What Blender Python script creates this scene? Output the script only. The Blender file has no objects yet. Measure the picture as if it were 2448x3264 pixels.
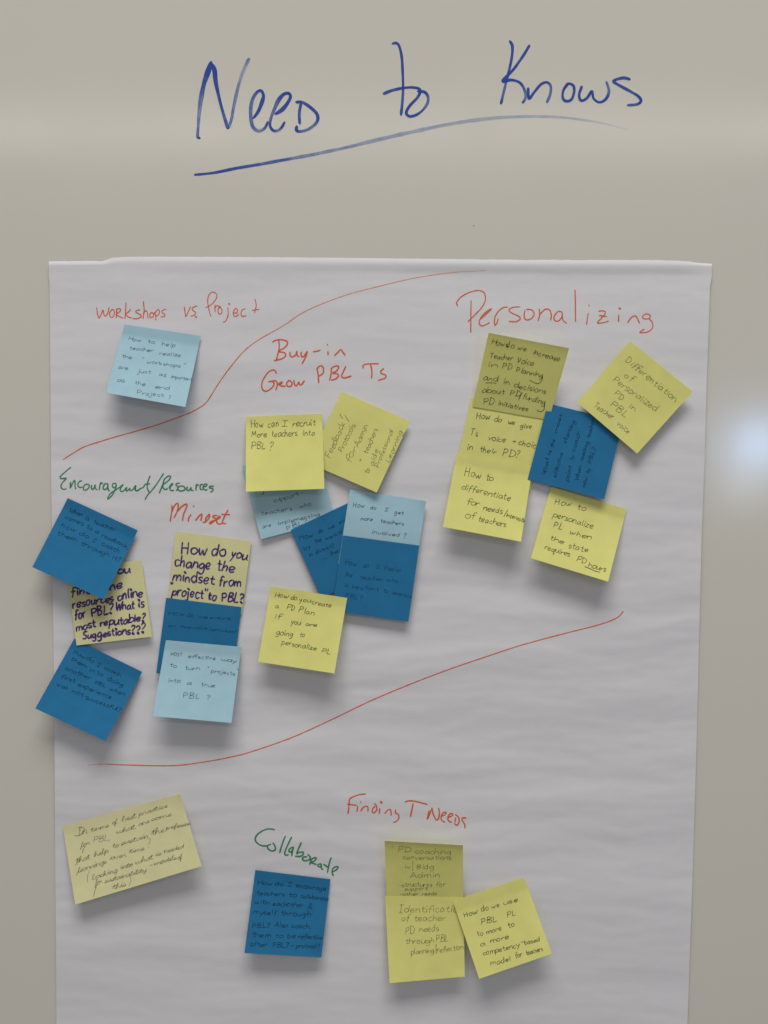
import bpy, math, random
from mathutils import Vector, noise

scene = bpy.context.scene
col = scene.collection
R = math.radians

# ------------------------------------------------------------ camera
F = 2900.0                    # focal length in photograph pixels
D = 0.895                     # camera to whiteboard, metres
PITCH = R(3.35)
CAM = Vector((0.0, -D, 1.50))
cam_data = bpy.data.cameras.new('camera')
cam_data.sensor_fit = 'HORIZONTAL'
cam_data.sensor_width = 36.0
cam_data.lens = 36.0 * F / 2448.0
cam_data.clip_start = 0.01
cam_data.clip_end = 60
cam = bpy.data.objects.new('camera', cam_data)
cam.location = CAM
cam.rotation_euler = (R(90) - PITCH, 0, 0)
col.objects.link(cam)
scene.camera = cam

# ------------------------------------------------------------ light
world = bpy.data.worlds.new('World')
scene.world = world
world.use_nodes = True
bg = world.node_tree.nodes['Background']
bg.inputs[0].default_value = (1.0, 0.97, 0.96, 1)
bg.inputs[1].default_value = 0.205
scene.view_settings.view_transform = 'Standard'
scene.view_settings.look = 'None'
scene.view_settings.exposure = 0.0
scene.view_settings.gamma = 1.0

def area(name, loc, rot, sx, sy, watts, colour):
    l = bpy.data.lights.new(name, 'AREA')
    l.shape = 'RECTANGLE'; l.size = sx; l.size_y = sy
    l.energy = watts; l.color = colour
    o = bpy.data.objects.new(name, l)
    o.location = loc; o.rotation_euler = rot
    col.objects.link(o)
    return o
# ceiling troffers above and behind the photographer
area('ceiling_lamp', (-0.05, -1.70, 5.2), (R(-20), 0, 0), 2.8, 1.5, 214, (1.0, 0.985, 0.95))
area('ceiling_lamp', (0.0, -2.93, 2.85), (R(0), 0, 0), 3.6, 0.30, 17.0, (1.0, 0.98, 0.90))
# two panes of a distant window off to the right, mirrored in the board
area('window_light', (1.70, -3.2, 1.57), (R(90), 0, 0), 0.25, 0.18, 4.2, (0.40, 0.62, 1.0))
area('window_light', (1.62, -3.2, 1.385), (R(90), 0, 0), 0.13, 0.13, 0.60, (0.72, 0.86, 1.0))

# ------------------------------------------------------------ pixel <-> place
FWD = Vector((0, math.cos(PITCH), -math.sin(PITCH)))
UP = Vector((0, math.sin(PITCH), math.cos(PITCH)))
def place(px, py, h):
    """point seen at photograph pixel (px, py), h metres in front of the board"""
    d = FWD + Vector((1, 0, 0)) * ((px - 1224) / F) - UP * ((py - 1632) / F)
    return CAM + d * ((D - h) / d.y)

# ------------------------------------------------------------ materials
def new_mat(name):
    m = bpy.data.materials.new(name)
    m.use_nodes = True
    nt = m.node_tree
    for n in list(nt.nodes): nt.nodes.remove(n)
    out = nt.nodes.new('ShaderNodeOutputMaterial')
    return m, nt, out
def N(nt, kind, **kw):
    n = nt.nodes.new(kind)
    for k, v in kw.items():
        if k in n.inputs: n.inputs[k].default_value = v
        else: setattr(n, k, v)
    return n
def noise_ramp(nt, scale, lo, hi, vec=None, detail=3.0, a=0.3, b=0.7):
    n = N(nt, 'ShaderNodeTexNoise', Scale=scale, Detail=detail)
    if vec is not None: nt.links.new(vec, n.inputs['Vector'])
    r = N(nt, 'ShaderNodeMapRange')
    r.inputs['From Min'].default_value = a; r.inputs['From Max'].default_value = b
    r.inputs['To Min'].default_value = lo; r.inputs['To Max'].default_value = hi
    nt.links.new(n.outputs['Fac'], r.inputs['Value'])
    return r.outputs['Result']
def scaled(nt, sx, sy, sz):
    g = N(nt, 'ShaderNodeNewGeometry')
    mp = N(nt, 'ShaderNodeMapping')
    mp.inputs['Scale'].default_value = (sx, sy, sz)
    nt.links.new(g.outputs['Position'], mp.inputs['Vector'])
    return mp.outputs['Vector']

def board_material():
    m, nt, out = new_mat('whiteboard_enamel')
    p = N(nt, 'ShaderNodeBsdfPrincipled')
    vec = scaled(nt, 1, 1, 1)
    k = noise_ramp(nt, 2.2, 0.0, 1.0, vec, 2.0)
    mix = N(nt, 'ShaderNodeMix', data_type='RGBA')
    mix.inputs[6].default_value = (0.655, 0.628, 0.555, 1)
    mix.inputs[7].default_value = (0.668, 0.628, 0.562, 1)
    nt.links.new(k, mix.inputs[0]); nt.links.new(mix.outputs[2], p.inputs['Base Color'])
    nt.links.new(noise_ramp(nt, 1.0, 0.12, 0.18, scaled(nt, 7, 1, 1.2), 5.0), p.inputs['Roughness'])
    p.inputs['Specular IOR Level'].default_value = 0.5
    b = N(nt, 'ShaderNodeBump', Strength=0.05, Distance=0.0006)
    n2 = N(nt, 'ShaderNodeTexNoise', Scale=26.0, Detail=2.0)
    nt.links.new(vec, n2.inputs['Vector'])
    nt.links.new(n2.outputs['Fac'], b.inputs['Height']); nt.links.new(b.outputs['Normal'], p.inputs['Normal'])
    nt.links.new(p.outputs[0], out.inputs[0])
    return m

def paper_material(name, rgb, trans=0.12, stretch=(1, 1, 1), fibre=0.035, tint=None):
    m, nt, out = new_mat(name)
    d = N(nt, 'ShaderNodeBsdfPrincipled', Roughness=0.75)
    d.inputs['Specular IOR Level'].default_value = 0.18
    t = N(nt, 'ShaderNodeBsdfTranslucent')
    vec = scaled(nt, *stretch)
    k = noise_ramp(nt, 60, 0.0, 1.0, vec, 5.0)
    mix = N(nt, 'ShaderNodeMix', data_type='RGBA')
    a = [c * (1 - fibre) for c in rgb]; b = tint or [min(1, c * (1 + fibre)) for c in rgb]
    mix.inputs[6].default_value = (*a, 1); mix.inputs[7].default_value = (*b, 1)
    nt.links.new(k, mix.inputs[0])
    nt.links.new(mix.outputs[2], d.inputs['Base Color']); nt.links.new(mix.outputs[2], t.inputs['Color'])
    bump = N(nt, 'ShaderNodeBump', Strength=0.12, Distance=0.0004)
    nz = N(nt, 'ShaderNodeTexNoise', Scale=420.0, Detail=3.0)
    nt.links.new(vec, nz.inputs['Vector'])
    nt.links.new(nz.outputs['Fac'], bump.inputs['Height']); nt.links.new(bump.outputs['Normal'], d.inputs['Normal'])
    s = N(nt, 'ShaderNodeMixShader'); s.inputs[0].default_value = trans
    nt.links.new(d.outputs[0], s.inputs[1]); nt.links.new(t.outputs[0], s.inputs[2])
    nt.links.new(s.outputs[0], out.inputs[0])
    return m

def ink_material(name, rgb, solid=1.0, streak=0.35, light=None, rough=0.6, along=120, across=2.6):
    """ink of a pen stroke: density from the 'ink' attribute, streaks run along the stroke"""
    m, nt, out = new_mat(name)
    d = N(nt, 'ShaderNodeBsdfPrincipled', Roughness=rough)
    d.inputs['Specular IOR Level'].default_value = 0.2
    uv = N(nt, 'ShaderNodeUVMap'); uv.uv_map = 'UVMap'
    mp = N(nt, 'ShaderNodeMapping'); mp.inputs['Scale'].default_value = (along, across, 1)
    nt.links.new(uv.outputs[0], mp.inputs['Vector'])
    k = noise_ramp(nt, 1.0, 1.0 - streak, 1.0, mp.outputs['Vector'], 4.0, 0.35, 0.6)
    if light:
        mix = N(nt, 'ShaderNodeMix', data_type='RGBA')
        mix.inputs[6].default_value = (*light, 1); mix.inputs[7].default_value = (*rgb, 1)
        at2 = N(nt, 'ShaderNodeAttribute', attribute_name='ink')
        nt.links.new(at2.outputs['Fac'], mix.inputs[0]); nt.links.new(mix.outputs[2], d.inputs['Base Color'])
    else:
        d.inputs['Base Color'].default_value = (*rgb, 1)
    at = N(nt, 'ShaderNodeAttribute', attribute_name='ink')
    mu = N(nt, 'ShaderNodeMath', operation='MULTIPLY'); mu2 = N(nt, 'ShaderNodeMath', operation='MULTIPLY')
    mu2.inputs[1].default_value = solid
    nt.links.new(k, mu.inputs[0]); nt.links.new(at.outputs['Fac'], mu.inputs[1])
    nt.links.new(mu.outputs[0], mu2.inputs[0])
    tr = N(nt, 'ShaderNodeBsdfTransparent')
    s = N(nt, 'ShaderNodeMixShader')
    nt.links.new(mu2.outputs[0], s.inputs[0])
    nt.links.new(tr.outputs[0], s.inputs[1]); nt.links.new(d.outputs[0], s.inputs[2])
    nt.links.new(s.outputs[0], out.inputs[0])
    return m

M_BOARD = board_material()
M_SHEET = paper_material('flip_chart_paper', (0.792, 0.778, 0.800), 0.10, (1, 1, 3), 0.012)
M_NOTE = {
    'yellow': paper_material('yellow_note_paper', (0.865, 0.84, 0.29), 0.20),
    'pale': paper_material('pale_yellow_note_paper', (0.83, 0.795, 0.43), 0.18),
    'cream': paper_material('cream_note_paper', (0.86, 0.815, 0.47), 0.18),
    'sky': paper_material('light_blue_note_paper', (0.45, 0.685, 0.785), 0.16),
    'blue': paper_material('dark_blue_note_paper', (0.022, 0.180, 0.375), 0.06, fibre=0.06),
}
INK = {
    'board': ink_material('blue_dry_marker', (0.020, 0.068, 0.38), 0.97, 0.30, (0.17, 0.36, 0.72), 0.4, 60, 3.2),
    'orange': ink_material('orange_marker', (0.80, 0.125, 0.036), 0.97, 0.34, (0.90, 0.24, 0.10), 0.7, 260, 2.4),
    'green': ink_material('green_marker', (0.025, 0.25, 0.11), 0.94, 0.35, (0.06, 0.40, 0.20), 0.7, 260, 2.4),
    'purple': ink_material('purple_marker', (0.060, 0.020, 0.20), 0.95, 0.12, None, 0.7),
    'black': ink_material('black_pen', (0.045, 0.045, 0.028), 0.90, 0.35, None, 0.6, 500, 1),
    'slate': ink_material('grey_blue_pen', (0.05, 0.075, 0.10), 0.80, 0.35, None, 0.6, 500, 1),
    'navy': ink_material('dark_pen_on_blue', (0.008, 0.040, 0.085), 0.80, 0.35, None, 0.5, 500, 1),
    'faint': ink_material('faint_pen_on_blue', (0.010, 0.070, 0.14), 0.70, 0.45, None, 0.5, 500, 1),
    'pencil': ink_material('pencil_line', (0.14, 0.14, 0.06), 0.72, 0.40, None, 0.6, 500, 1),
}

# ------------------------------------------------------------ mesh helpers
def link_mesh(name, verts, faces, mat, parent=None, smooth=True, uvs=None, ink=None, nsmooth=None):
    me = bpy.data.meshes.new(name)
    me.from_pydata([tuple(v) for v in verts], [], faces)
    me.materials.append(mat)
    if smooth:
        k = len(me.polygons) if nsmooth is None else nsmooth
        me.polygons.foreach_set('use_smooth', [i < k for i in range(len(me.polygons))])
    if uvs:
        ul = me.uv_layers.new(name='UVMap')
        flat = []
        for lp in me.loops: flat.extend(uvs[lp.vertex_index])
        ul.data.foreach_set('uv', flat)
    if ink:
        a = me.attributes.new('ink', 'FLOAT', 'POINT')
        a.data.foreach_set('value', ink)
    me.update()
    o = bpy.data.objects.new(name, me)
    col.objects.link(o)
    if parent:
        o.parent = parent
    return o

def sheet_mesh(name, nu, nv, fn, thick, mat, parent=None):
    """a solid thin sheet: fn(u, v) -> (px, py, h)"""
    verts, faces = [], []
    for side in (0, 1):
        for j in range(nv + 1):
            for i in range(nu + 1):
                px, py, h = fn(i / nu, j / nv)
                p = place(px, py, h)
                if side: p = p + Vector((0, thick, 0))
                verts.append(p)
    W = nu + 1; off = W * (nv + 1)
    for j in range(nv):
        for i in range(nu):
            a = j * W + i
            faces.append((a, a + W, a + W + 1, a + 1))
            faces.append((off + a, off + a + 1, off + a + W + 1, off + a + W))
    nsm = len(faces)
    # the cut edge has vertices of its own, so that the face keeps its shading right up to it
    def edge_quad(a, b, c, d):
        k = len(verts)
        verts.extend([verts[a], verts[b], verts[c], verts[d]])
        faces.append((k, k + 1, k + 2, k + 3))
    for i in range(nu):
        a = i; b = nv * W + i
        edge_quad(a, a + 1, off + a + 1, off + a)
        edge_quad(b + 1, b, off + b, off + b + 1)
    for j in range(nv):
        a = j * W; b = j * W + nu
        edge_quad(a + W, a, off + a, off + a + W)
        edge_quad(b, b + W, off + b + W, off + b)
    return link_mesh(name, verts, faces, mat, parent, nsmooth=nsm)

# ------------------------------------------------------------ pen strokes
def catmull(pts, step):
    if len(pts) < 3:
        p0, p1 = pts[0], pts[-1]
        n = max(1, int(math.hypot(p1[0] - p0[0], p1[1] - p0[1]) / step))
        return [tuple(a + (b - a) * k / n for a, b in zip(p0, p1)) for k in range(n + 1)]
    P = [pts[0]] + list(pts) + [pts[-1]]
    out = []
    for i in range(1, len(P) - 2):
        a, b, c, d = P[i - 1], P[i], P[i + 1], P[i + 2]
        n = max(1, int(math.ceil(math.hypot(c[0] - b[0], c[1] - b[1]) / step)))
        for k in range(n):
            t = k / n
            out.append(tuple(0.5 * (2 * q + (r - p) * t + (2 * p - 5 * q + 4 * r - s) * t * t + (3 * q - p - 3 * r + s) * t ** 3)
                             for p, q, r, s in zip(a, b, c, d)))
    out.append(tuple(pts[-1]))
    return out

class Pen:
    """collects strokes as ribbons of ink lying on a surface; surf(px, py) -> h"""
    def __init__(self, surf, seed=1):
        self.v = []; self.f = []; self.uv = []; self.ink = []
        self.surf = surf; self.n = 0; self.rng = random.Random(seed)
    def stroke(self, pts, width, density=1.0, step=2.2, taper=0.25, wobble=0.12):
        """pts: (x, y[, width factor[, density]]) in photograph pixels"""
        full = []
        for p in pts:
            p = tuple(p) + (1.0, 1.0)[len(p) - 2:] if len(p) < 4 else tuple(p)
            full.append(p)
        if len(full) == 1:
            x, y = full[0][:2]; d = width * 0.35
            full = [(x - d, y - d, 1.9, 1.0), (x + d, y + d, 1.9, 1.0)]
        c = catmull(full, step)
        if len(c) < 2: return
        self.n += 1
        lift = 0.00007 + 0.000018 * (self.n % 9)
        L = 0.0; m = len(c)
        ph = self.rng.random() * 50
        start = len(self.v)
        rows = []
        for i, (x, y, w, dn) in enumerate(c):
            a = c[max(0, i - 1)]; b = c[min(m - 1, i + 1)]
            dx, dy = b[0] - a[0], b[1] - a[1]
            q = math.hypot(dx, dy) or 1.0
            dx /= q; dy /= q
            if i: L += math.hypot(x - c[i - 1][0], y - c[i - 1][1])
            rows.append((x, y, dx, dy, w, dn, L))
        for i, (x, y, dx, dy, w, dn, s) in enumerate(rows):
            hw = 0.5 * width * w
            hw *= 1 + wobble * noise.noise(Vector((s / (3.2 * width + 3), ph, 0))) * 2
            e = min(s, L - s) / (width * 0.6 + 0.01)
            if e < 1: hw *= (1 - taper) + taper * math.sqrt(max(0.0, 1 - (1 - e) ** 2))
            hh = lift + 0.000014 * s / (L + 1)
            den = max(0.0, min(1.0, density * dn * (1 + 0.15 * noise.noise(Vector((s / 14.0, ph, 7))))))
            for sd in (-1, 0, 1):
                xx, yy = x - dy * hw * sd, y + dx * hw * sd
                self.v.append(place(xx, yy, self.surf(xx, yy) + hh))
                self.uv.append((s * 0.0003 + ph, (sd * 0.5 + 0.5) + ph)); self.ink.append(den)
        for i in range(m - 1):
            a = start + 3 * i
            for k in (0, 1):
                self.f.append((a + k, a + k + 1, a + k + 4, a + k + 3))
        # round caps
        for idx, sg in ((0, -1), (m - 1, 1)):
            x, y, dx, dy, w, dn, s = rows[idx]
            hw = 0.5 * width * w * (1 - taper)
            base = start + 3 * idx
            ring = [base]
            for k in range(1, 4):
                an = math.pi * k / 4
                lx = -math.cos(an) ; fx = math.sin(an) * sg
                xx = x - dy * hw * lx + dx * hw * fx; yy = y + dx * hw * lx + dy * hw * fx
                self.v.append(place(xx, yy, self.surf(xx, yy) + lift + (0.000014 if sg > 0 else 0)))
                self.uv.append((ph + s * 0.0003, 0.5 + ph)); self.ink.append(self.ink[base + 1])
                ring.append(len(self.v) - 1)
            ring.append(base + 2)
            for k in range(len(ring) - 1):
                self.f.append((base + 1, ring[k], ring[k + 1]))
    def build(self, name, mat, parent=None, label=None):
        if not self.f: return None
        # every ribbon faces the room
        o = link_mesh(name, self.v, self.f, mat, parent, smooth=False, uvs=self.uv, ink=self.ink)
        if label: o['label'] = label
        return o

# ------------------------------------------------------------ a hand-printed alphabet (x-height 10)
G = {
 'a': '9;8,8 5,10 2,8 0,4 1,.5 4,0 7,4 8,9 8,3 10,0', 'b': '8;0,18 0,9 0,0;0,5 4,10 8,7 7,2 3,0 0,1',
 'c': '7;7,9 4,10 1,8 0,4 2,.5 5,0 8,2', 'd': '9;8,8 4,10 0,6 1,1 5,0 8,5;8,18 8,8 8.5,0',
 'e': '8;0,5 5,5 8,8 5,10 1,8 0,4 3,0 8,2', 'f': '6;9,16 6,18 3,15 3,7 2,-2;0,9 4,9.5 7,10',
 'g': '9;8,8 5,10 1,8 0,3 3,1 7,4 8,9 8,0 7,-6 3,-8 0,-5', 'h': '8;0,18 0,9 0,0;0,5 4,10 7,8 8,0',
 'i': '2;1,10 1,5 1.5,0;1.5,14.5', 'j': '4;3,10 3,-3 1,-8 -3,-6;3,14.5', 'k': '8;0,18 0,0;7,10 1,4;1,4 5,2 8,0',
 'l': '2;1,18 1,9 1.5,0', 'm': '13;0,10 0,0;0,5 3,10 6,8 6,0;6,5 9,10 12,8 13,0', 'n': '8;0,10 0,0;0,5 4,10 7,8 8,0',
 'o': '8;4,10 0,7 1,1 5,0 8,4 7,9 3,10', 'p': '8;0,10 0,0 0,-8;0,7 4,10 8,7 6,1 0,1',
 'q': '8;8,8 4,10 0,6 2,0 7,4;8,10 8,-8 11,-5', 'r': '6;0,10 0,0;0,5 3,9 7,10',
 's': '6;6,9 3,10 0,8 2,5 6,4 6,1 3,0 0,1', 't': '6;3,16 3,5 4,.5 7,1;0,10 4,10 7,10.5',
 'u': '8;0,10 0,3 3,0 7,4 8,10;8,10 8,3 9.5,0', 'v': '8;0,10 2,5 4,0;4,0 6,5 8,10',
 'w': '12;0,10 1,3 3,0 6,7;6,7 7,2 9,0 12,10', 'x': '8;0,10 8,0;8,10 0,0', 'y': '8;0,10 2,4 5,3 8,9;8,10 5,0 1,-8',
 'z': '8;0,10 4,10 8,9.5;8,9.5 0,0;0,0 4,.5 9,0',
 'A': '11;0,0 3,9 6,18;6,18 8,9 11,0;2,6 10,7', 'B': '10;0,18 0,0;0,18 7,17 8,13 0,9.5 8,8 9,3 5,0 0,0',
 'D': '11;1,18 1,0;-1,18 6,17 11,10 8,2 0,0', 'F': '9;0,18 0,0;0,18 9,18;0,10 7,10', 'H': '11;0,18 0,9 0,0;10,18 10,9 10,0;0,9 5,9.5 11,9',
 'I': '8;4,18 4,0;0,18 8,18;0,0 8,0', 'L': '9;1,18 1,9 0,0;0,0 5,0 9,1', 'M': '14;0,0 1,18;1,18 6,6;6,6 11,18;11,18 13,0',
 'N': '10;0,0 1,17;1,17 9,1;9,1 10,18', 'O': '12;6,18 0,12 1,3 6,0 12,6 10,15 5,18', 'P': '10;0,18 0,9 0,0;-1,17 6,18 9,14 6,9 0,8',
 'S': '9;9,16 5,18 1,15 3,10 8,8 8,2 4,0 0,2', 'T': '11;0,17.5 6,18 12,18;6,18 6,9 5.5,0', 'V': '10;0,18 2,9 4,0;4,0 7,9 10,18',
 'W': '15;0,18 2,6 4,0;4,0 8,13;8,13 9,5 11,0;11,0 15,18', 'Y': '10;0,18 5,9;10,18 5,9 2,0',
 '?': '7;0,15 3,18 7,16 6,11 3,8 3,5;3,0', '"': '5;0,20 0.5,11;4,20 3.5,11', '+': '8;4,12 4,2;0,7 8,7.5', '/': '6;6,20 3,8 0,-4',
 '-': '6;0,6 6,6.5', '(': '5;5,19 1,13 0,6 2,-3', ')': '5;0,19 4,12 4,5 0,-3', '&': '9;8,14 3,16 2,12 6,9 1,6 0,2 5,0 9,3;6,3 9,-2',
 ',': '2;1,1 0,-3', '.': '2;0,0', "'": '2;1,18 0,14', '~': '10;0,0 10,0',
}
# joined-up hand for the cream card
GC = dict(G)
GC.update({
 'b': '9;0,2 4,14 5,19 2,17 1,5 4,0 8,3 7,8 9,8', 'c': '7;-1,2 2,8 5,10 6,9 3,9 1,4 3,0 7,2',
 'e': '6;-1,2 4,5 5,9 3,10 1,5 3,0 7,2', 'f': '6;-1,2 4,12 5,18 2,17 1,5 0,-9 -1,-4 4,1 7,3',
 'h': '9;-1,2 3,14 4,19 1,17 0,0 4,9 6,8 7,0 10,2', 'l': '5;-1,2 3,14 4,19 1,16 1,4 3,0 6,2', 'k': '9;-1,2 3,14 4,19 1,17 0,0 2,6 6,9 3,5 7,0 10,2',
 'i': '4;-1,2 2,10 1.5,4 3,0 5,2;3,15', 'm': '14;-1,3 1,10 1,0 4,9 6,8 6,0 9,9 11,8 12,0 15,2', 'n': '9;-1,3 1,10 1,0 4,9 7,8 7,0 10,2',
 'o': '8;-1,2 4,10 0,7 1,1 5,0 7,6 4,10 9,8', 'p': '9;-1,2 2,12 1,0 -1,-9 2,2 5,10 7,5 4,0 9,2', 'r': '7;-1,2 2,10 4,8 5,8 5,2 8,2',
 's': '6;-1,2 3,10 5,4 3,0 0,1 7,2', 't': '6;-1,2 3,16 2,3 4,0 7,2;-2,11 6,12', 'u': '9;-1,2 1,10 1,3 3,0 7,10 7,3 8,0 10,2',
 'v': '9;-1,2 1,10 3,1 5,0 7,9 10,8', 'w': '13;-1,2 1,10 2,1 5,1 7,9 8,1 11,1 12,9 14,8', 'y': '9;-1,2 1,10 2,3 6,4 8,10 6,-4 3,-9 2,-5 9,2',
 'g': '9;8,9 4,10 0,5 2,0 7,8 7,-4 4,-9 2,-6 10,2', 'd': '9;7,8 3,10 0,5 2,0 6,5 9,18 8,3 10,1', 'a': '9;8,8 4,10 0,5 2,0 6,4 8,10 7,3 9,0 10,2',
})
for _src in (G, GC):
    for _k, _s in list(_src.items()):
        if isinstance(_s, str):
            parts = _s.split(';')
            _src[_k] = (float(parts[0]), [[tuple(map(float, q.split(','))) for q in st.split()] for st in parts[1:]])

def write_word(pen, text, x0, y0, x1, y1, xh, width, font=G, slant=0.12, density=1.0, mess=1.0):
    """print text along the baseline (x0,y0)-(x1,y1), lower-case letters xh pixels tall"""
    rng = pen.rng
    gap = 3.0 if font is G else 0.6
    if font is GC: xh *= 1.35
    mess *= 1.3
    if width < 4: width *= 0.92
    total = sum(font[c][0] for c in text) + gap * (len(text) - 1)
    bx, by = x1 - x0, y1 - y0
    Lb = math.hypot(bx, by) or 1.0
    ux, uy = bx / Lb, by / Lb
    vx, vy = uy, -ux
    sx = Lb / max(total, 1.0); sy = xh / 10.0
    cx = 0.0
    for c in text:
        adv, strokes = font[c]
        jy = rng.uniform(-0.9, 0.9) * mess; jh = 1 + rng.uniform(-0.10, 0.10) * mess
        js = slant + rng.uniform(-0.07, 0.07) * mess
        cw = 1 + rng.uniform(-0.12, 0.12) * mess
        for st in strokes:
            pts = []
            for (gx, gy) in st:
                gx += rng.uniform(-0.45, 0.45) * mess; gy += rng.uniform(-0.45, 0.45) * mess
                X = (cx + gx * cw) * sx + gy * js * sy
                Y = (gy * jh + jy) * sy
                pts.append((x0 + ux * X + vx * Y, y0 + uy * X + vy * Y, 1 + rng.uniform(-0.12, 0.12), rng.uniform(0.78, 1.0)))
            pen.stroke(pts, width, density, step=max(1.6, xh * 0.16), taper=0.35)
        cx += adv + gap

# ------------------------------------------------------------ the whiteboard
def board():
    x0, x1, z0, z1, th = -1.55, 1.55, 0.72, 2.42, 0.012
    nx, nz = 60, 34
    verts, faces = [], []
    for j in range(nz + 1):
        for i in range(nx + 1):
            verts.append((x0 + (x1 - x0) * i / nx, 0, z0 + (z1 - z0) * j / nz))
    W = nx + 1
    for j in range(nz):
        for i in range(nx):
            a = j * W + i
            faces.append((a, a + 1, a + W + 1, a + W))
    n = len(verts)
    verts += [(x0, th, z0), (x1, th, z0), (x1, th, z1), (x0, th, z1)]
    c = (0, nx, nz * W + nx, nz * W)
    bottom = list(range(0, nx + 1)); top = list(range(nz * W, nz * W + nx + 1))
    faces.append(tuple([n, n + 1] + bottom[::-1]))
    faces.append(tuple([n + 2, n + 3] + top))
    faces.append(tuple([n + 3, n] + [j * W for j in range(nz + 1)]))
    faces.append(tuple([n + 1, n + 2] + [j * W + nx for j in range(nz, -1, -1)]))
    faces.append((n, n + 3, n + 2, n + 1))
    o = link_mesh('whiteboard', verts, faces, M_BOARD, smooth=False)
    o['label'] = 'glossy off white dry erase board with blue handwritten title, behind the paper'
    o['category'] = 'whiteboard'
    return o
BOARD = board()

def crop(ox, oy, s):
    return lambda st: [tuple([ox + p[0] / s, oy + p[1] / s] + list(p[2:])) for p in st]

flat = lambda x, y: 0.0
def mark(name, label, frame, strokes, width, ink, surf, parent, seed, **kw):
    pen = Pen(surf, seed)
    for st in strokes:
        pen.stroke(frame(st), width, **kw)
    return pen.build(name, INK[ink], parent, label)

cA = crop(560, 100, 2.0738); cB = crop(1160, 80, 1.659)
mark('title_word', 'blue hand lettered word Need, first of the title', cA, [
    [(234, 205, 1.25, 1), (212, 270, 1.7, 1), (186, 350, 1.5, 1), (168, 440, 1.3, .75), (155, 540, 1.1, .6), (148, 640, 1, .75), (145, 695, 1, .9), (158, 706, 1, 1)],
    [(236, 215, 1.1), (256, 255, 1.5), (263, 320, 1.5), (276, 390, 1.1), (297, 480, .95), (320, 560, 1, .9), (344, 640, 1.1, .85)],
    [(346, 640, 1.1, .7), (366, 590, 1, .7), (385, 490, 1, .65), (408, 385, 1.05, .62), (432, 300, 1.05, .45), (458, 235, 1.15, .45), (484, 182, 1.1, .75)],
    [(515, 572, .9), (545, 530, 1.1), (568, 475, 1.3), (580, 425, 1), (565, 393, 1), (540, 400, 1, .9), (512, 440, 1.2, .8), (497, 500, 1.3, .8), (497, 570, 1.2, .7), (510, 630, 1.1, .75), (545, 658, 1.1, .65), (582, 645, 1, .75), (600, 620, .9), (608, 598, .8)],
    [(660, 545, 1), (700, 520, 1.2), (735, 480, 1.2), (758, 435, 1), (748, 410, 1), (715, 415, 1.2), (680, 455, 1.3, .85), (650, 520, 1.2, .75), (628, 580, 1, .8), (624, 625, 1), (645, 655, 1.1), (675, 655, 1, .7), (700, 635, .9), (720, 600, .7)],
    [(827, 480), (817, 540, 1.1, .9), (820, 608, 1)],
    [(798, 467), (840, 470), (888, 500), (930, 540), (940, 578), (922, 612, 1, .8), (878, 645, 1, .75), (830, 660, 1, .8), (800, 655), (800, 628)],
], 10.2, 'board', flat, BOARD, 11)
mark('title_word', 'blue hand lettered word to, middle of the title', cB, [
    [(152, 98), (172, 95), (188, 115), (200, 170), (205, 250), (207, 330), (204, 400, 1, .85), (196, 475)],
    [(105, 363, 1.2), (150, 345, 1.1), (210, 332), (265, 330), (297, 343), (285, 380), (240, 430), (224, 465), (246, 483), (292, 466), (330, 425, 1, .8), (340, 385, 1, .8), (322, 355), (285, 350)],
], 9.0, 'board', flat, BOARD, 12)
mark('title_word', 'blue hand lettered word Knows, last of the title', cB, [
    [(772, 85), (785, 112), (782, 170), (765, 250, 1, .9), (745, 330, 1, .75), (725, 415)],
    [(875, 108), (840, 165), (790, 235), (735, 295, 1.3), (780, 290), (825, 305), (850, 345, 1, .8), (854, 385, 1, .7), (840, 410)],
    [(868, 335, 1.1), (873, 388), (900, 355), (938, 312), (970, 303), (988, 325, 1, .8), (984, 370, 1, .7), (968, 408, 1, .85)],
    [(1078, 310, 1.2), (1055, 345), (1052, 385), (1070, 402), (1098, 392), (1112, 350), (1106, 318), (1080, 308)],
    [(1152, 325), (1138, 370), (1150, 399), (1180, 385), (1205, 350), (1215, 388), (1245, 408), (1278, 392), (1296, 350, 1, .75), (1282, 300, .9, .8)],
    [(1405, 286, 1.1), (1370, 279), (1320, 295), (1345, 315), (1400, 345), (1450, 375), (1465, 400), (1445, 418), (1395, 423, 1, .9)],
], 9.0, 'board', flat, BOARD, 13)
ul = [(125, 948, .65, 1), (250, 935, .8, 1), (400, 905, .95, .95), (560, 878, 1, .85), (700, 852, 1, .8), (850, 825, 1, .62), (1000, 795, 1, .52), (1150, 762, 1.05, .52), (1300, 725, 1.1, .46), (1450, 690, 1.1, .42)]
ul2 = [(332, 548, 1.1, .40), (450, 524, 1.1, .38), (600, 501, 1.05, .36), (750, 487, .95, .34), (900, 483, .9, .32), (1050, 488, .8, .28), (1200, 508, .65, .24), (1300, 528, .5, .14), (1400, 555, .35, .08)]
mark('underline_stroke', 'long blue swoosh under the title, fading out to the right', lambda s: s, [cA(ul) + cB(ul2)], 10.5, 'board', flat, BOARD, 14, step=3.0)
mark('speck', None, lambda s: s, [[(1510, 719)]], 1.8, 'slate', flat, BOARD, 15)

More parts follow.
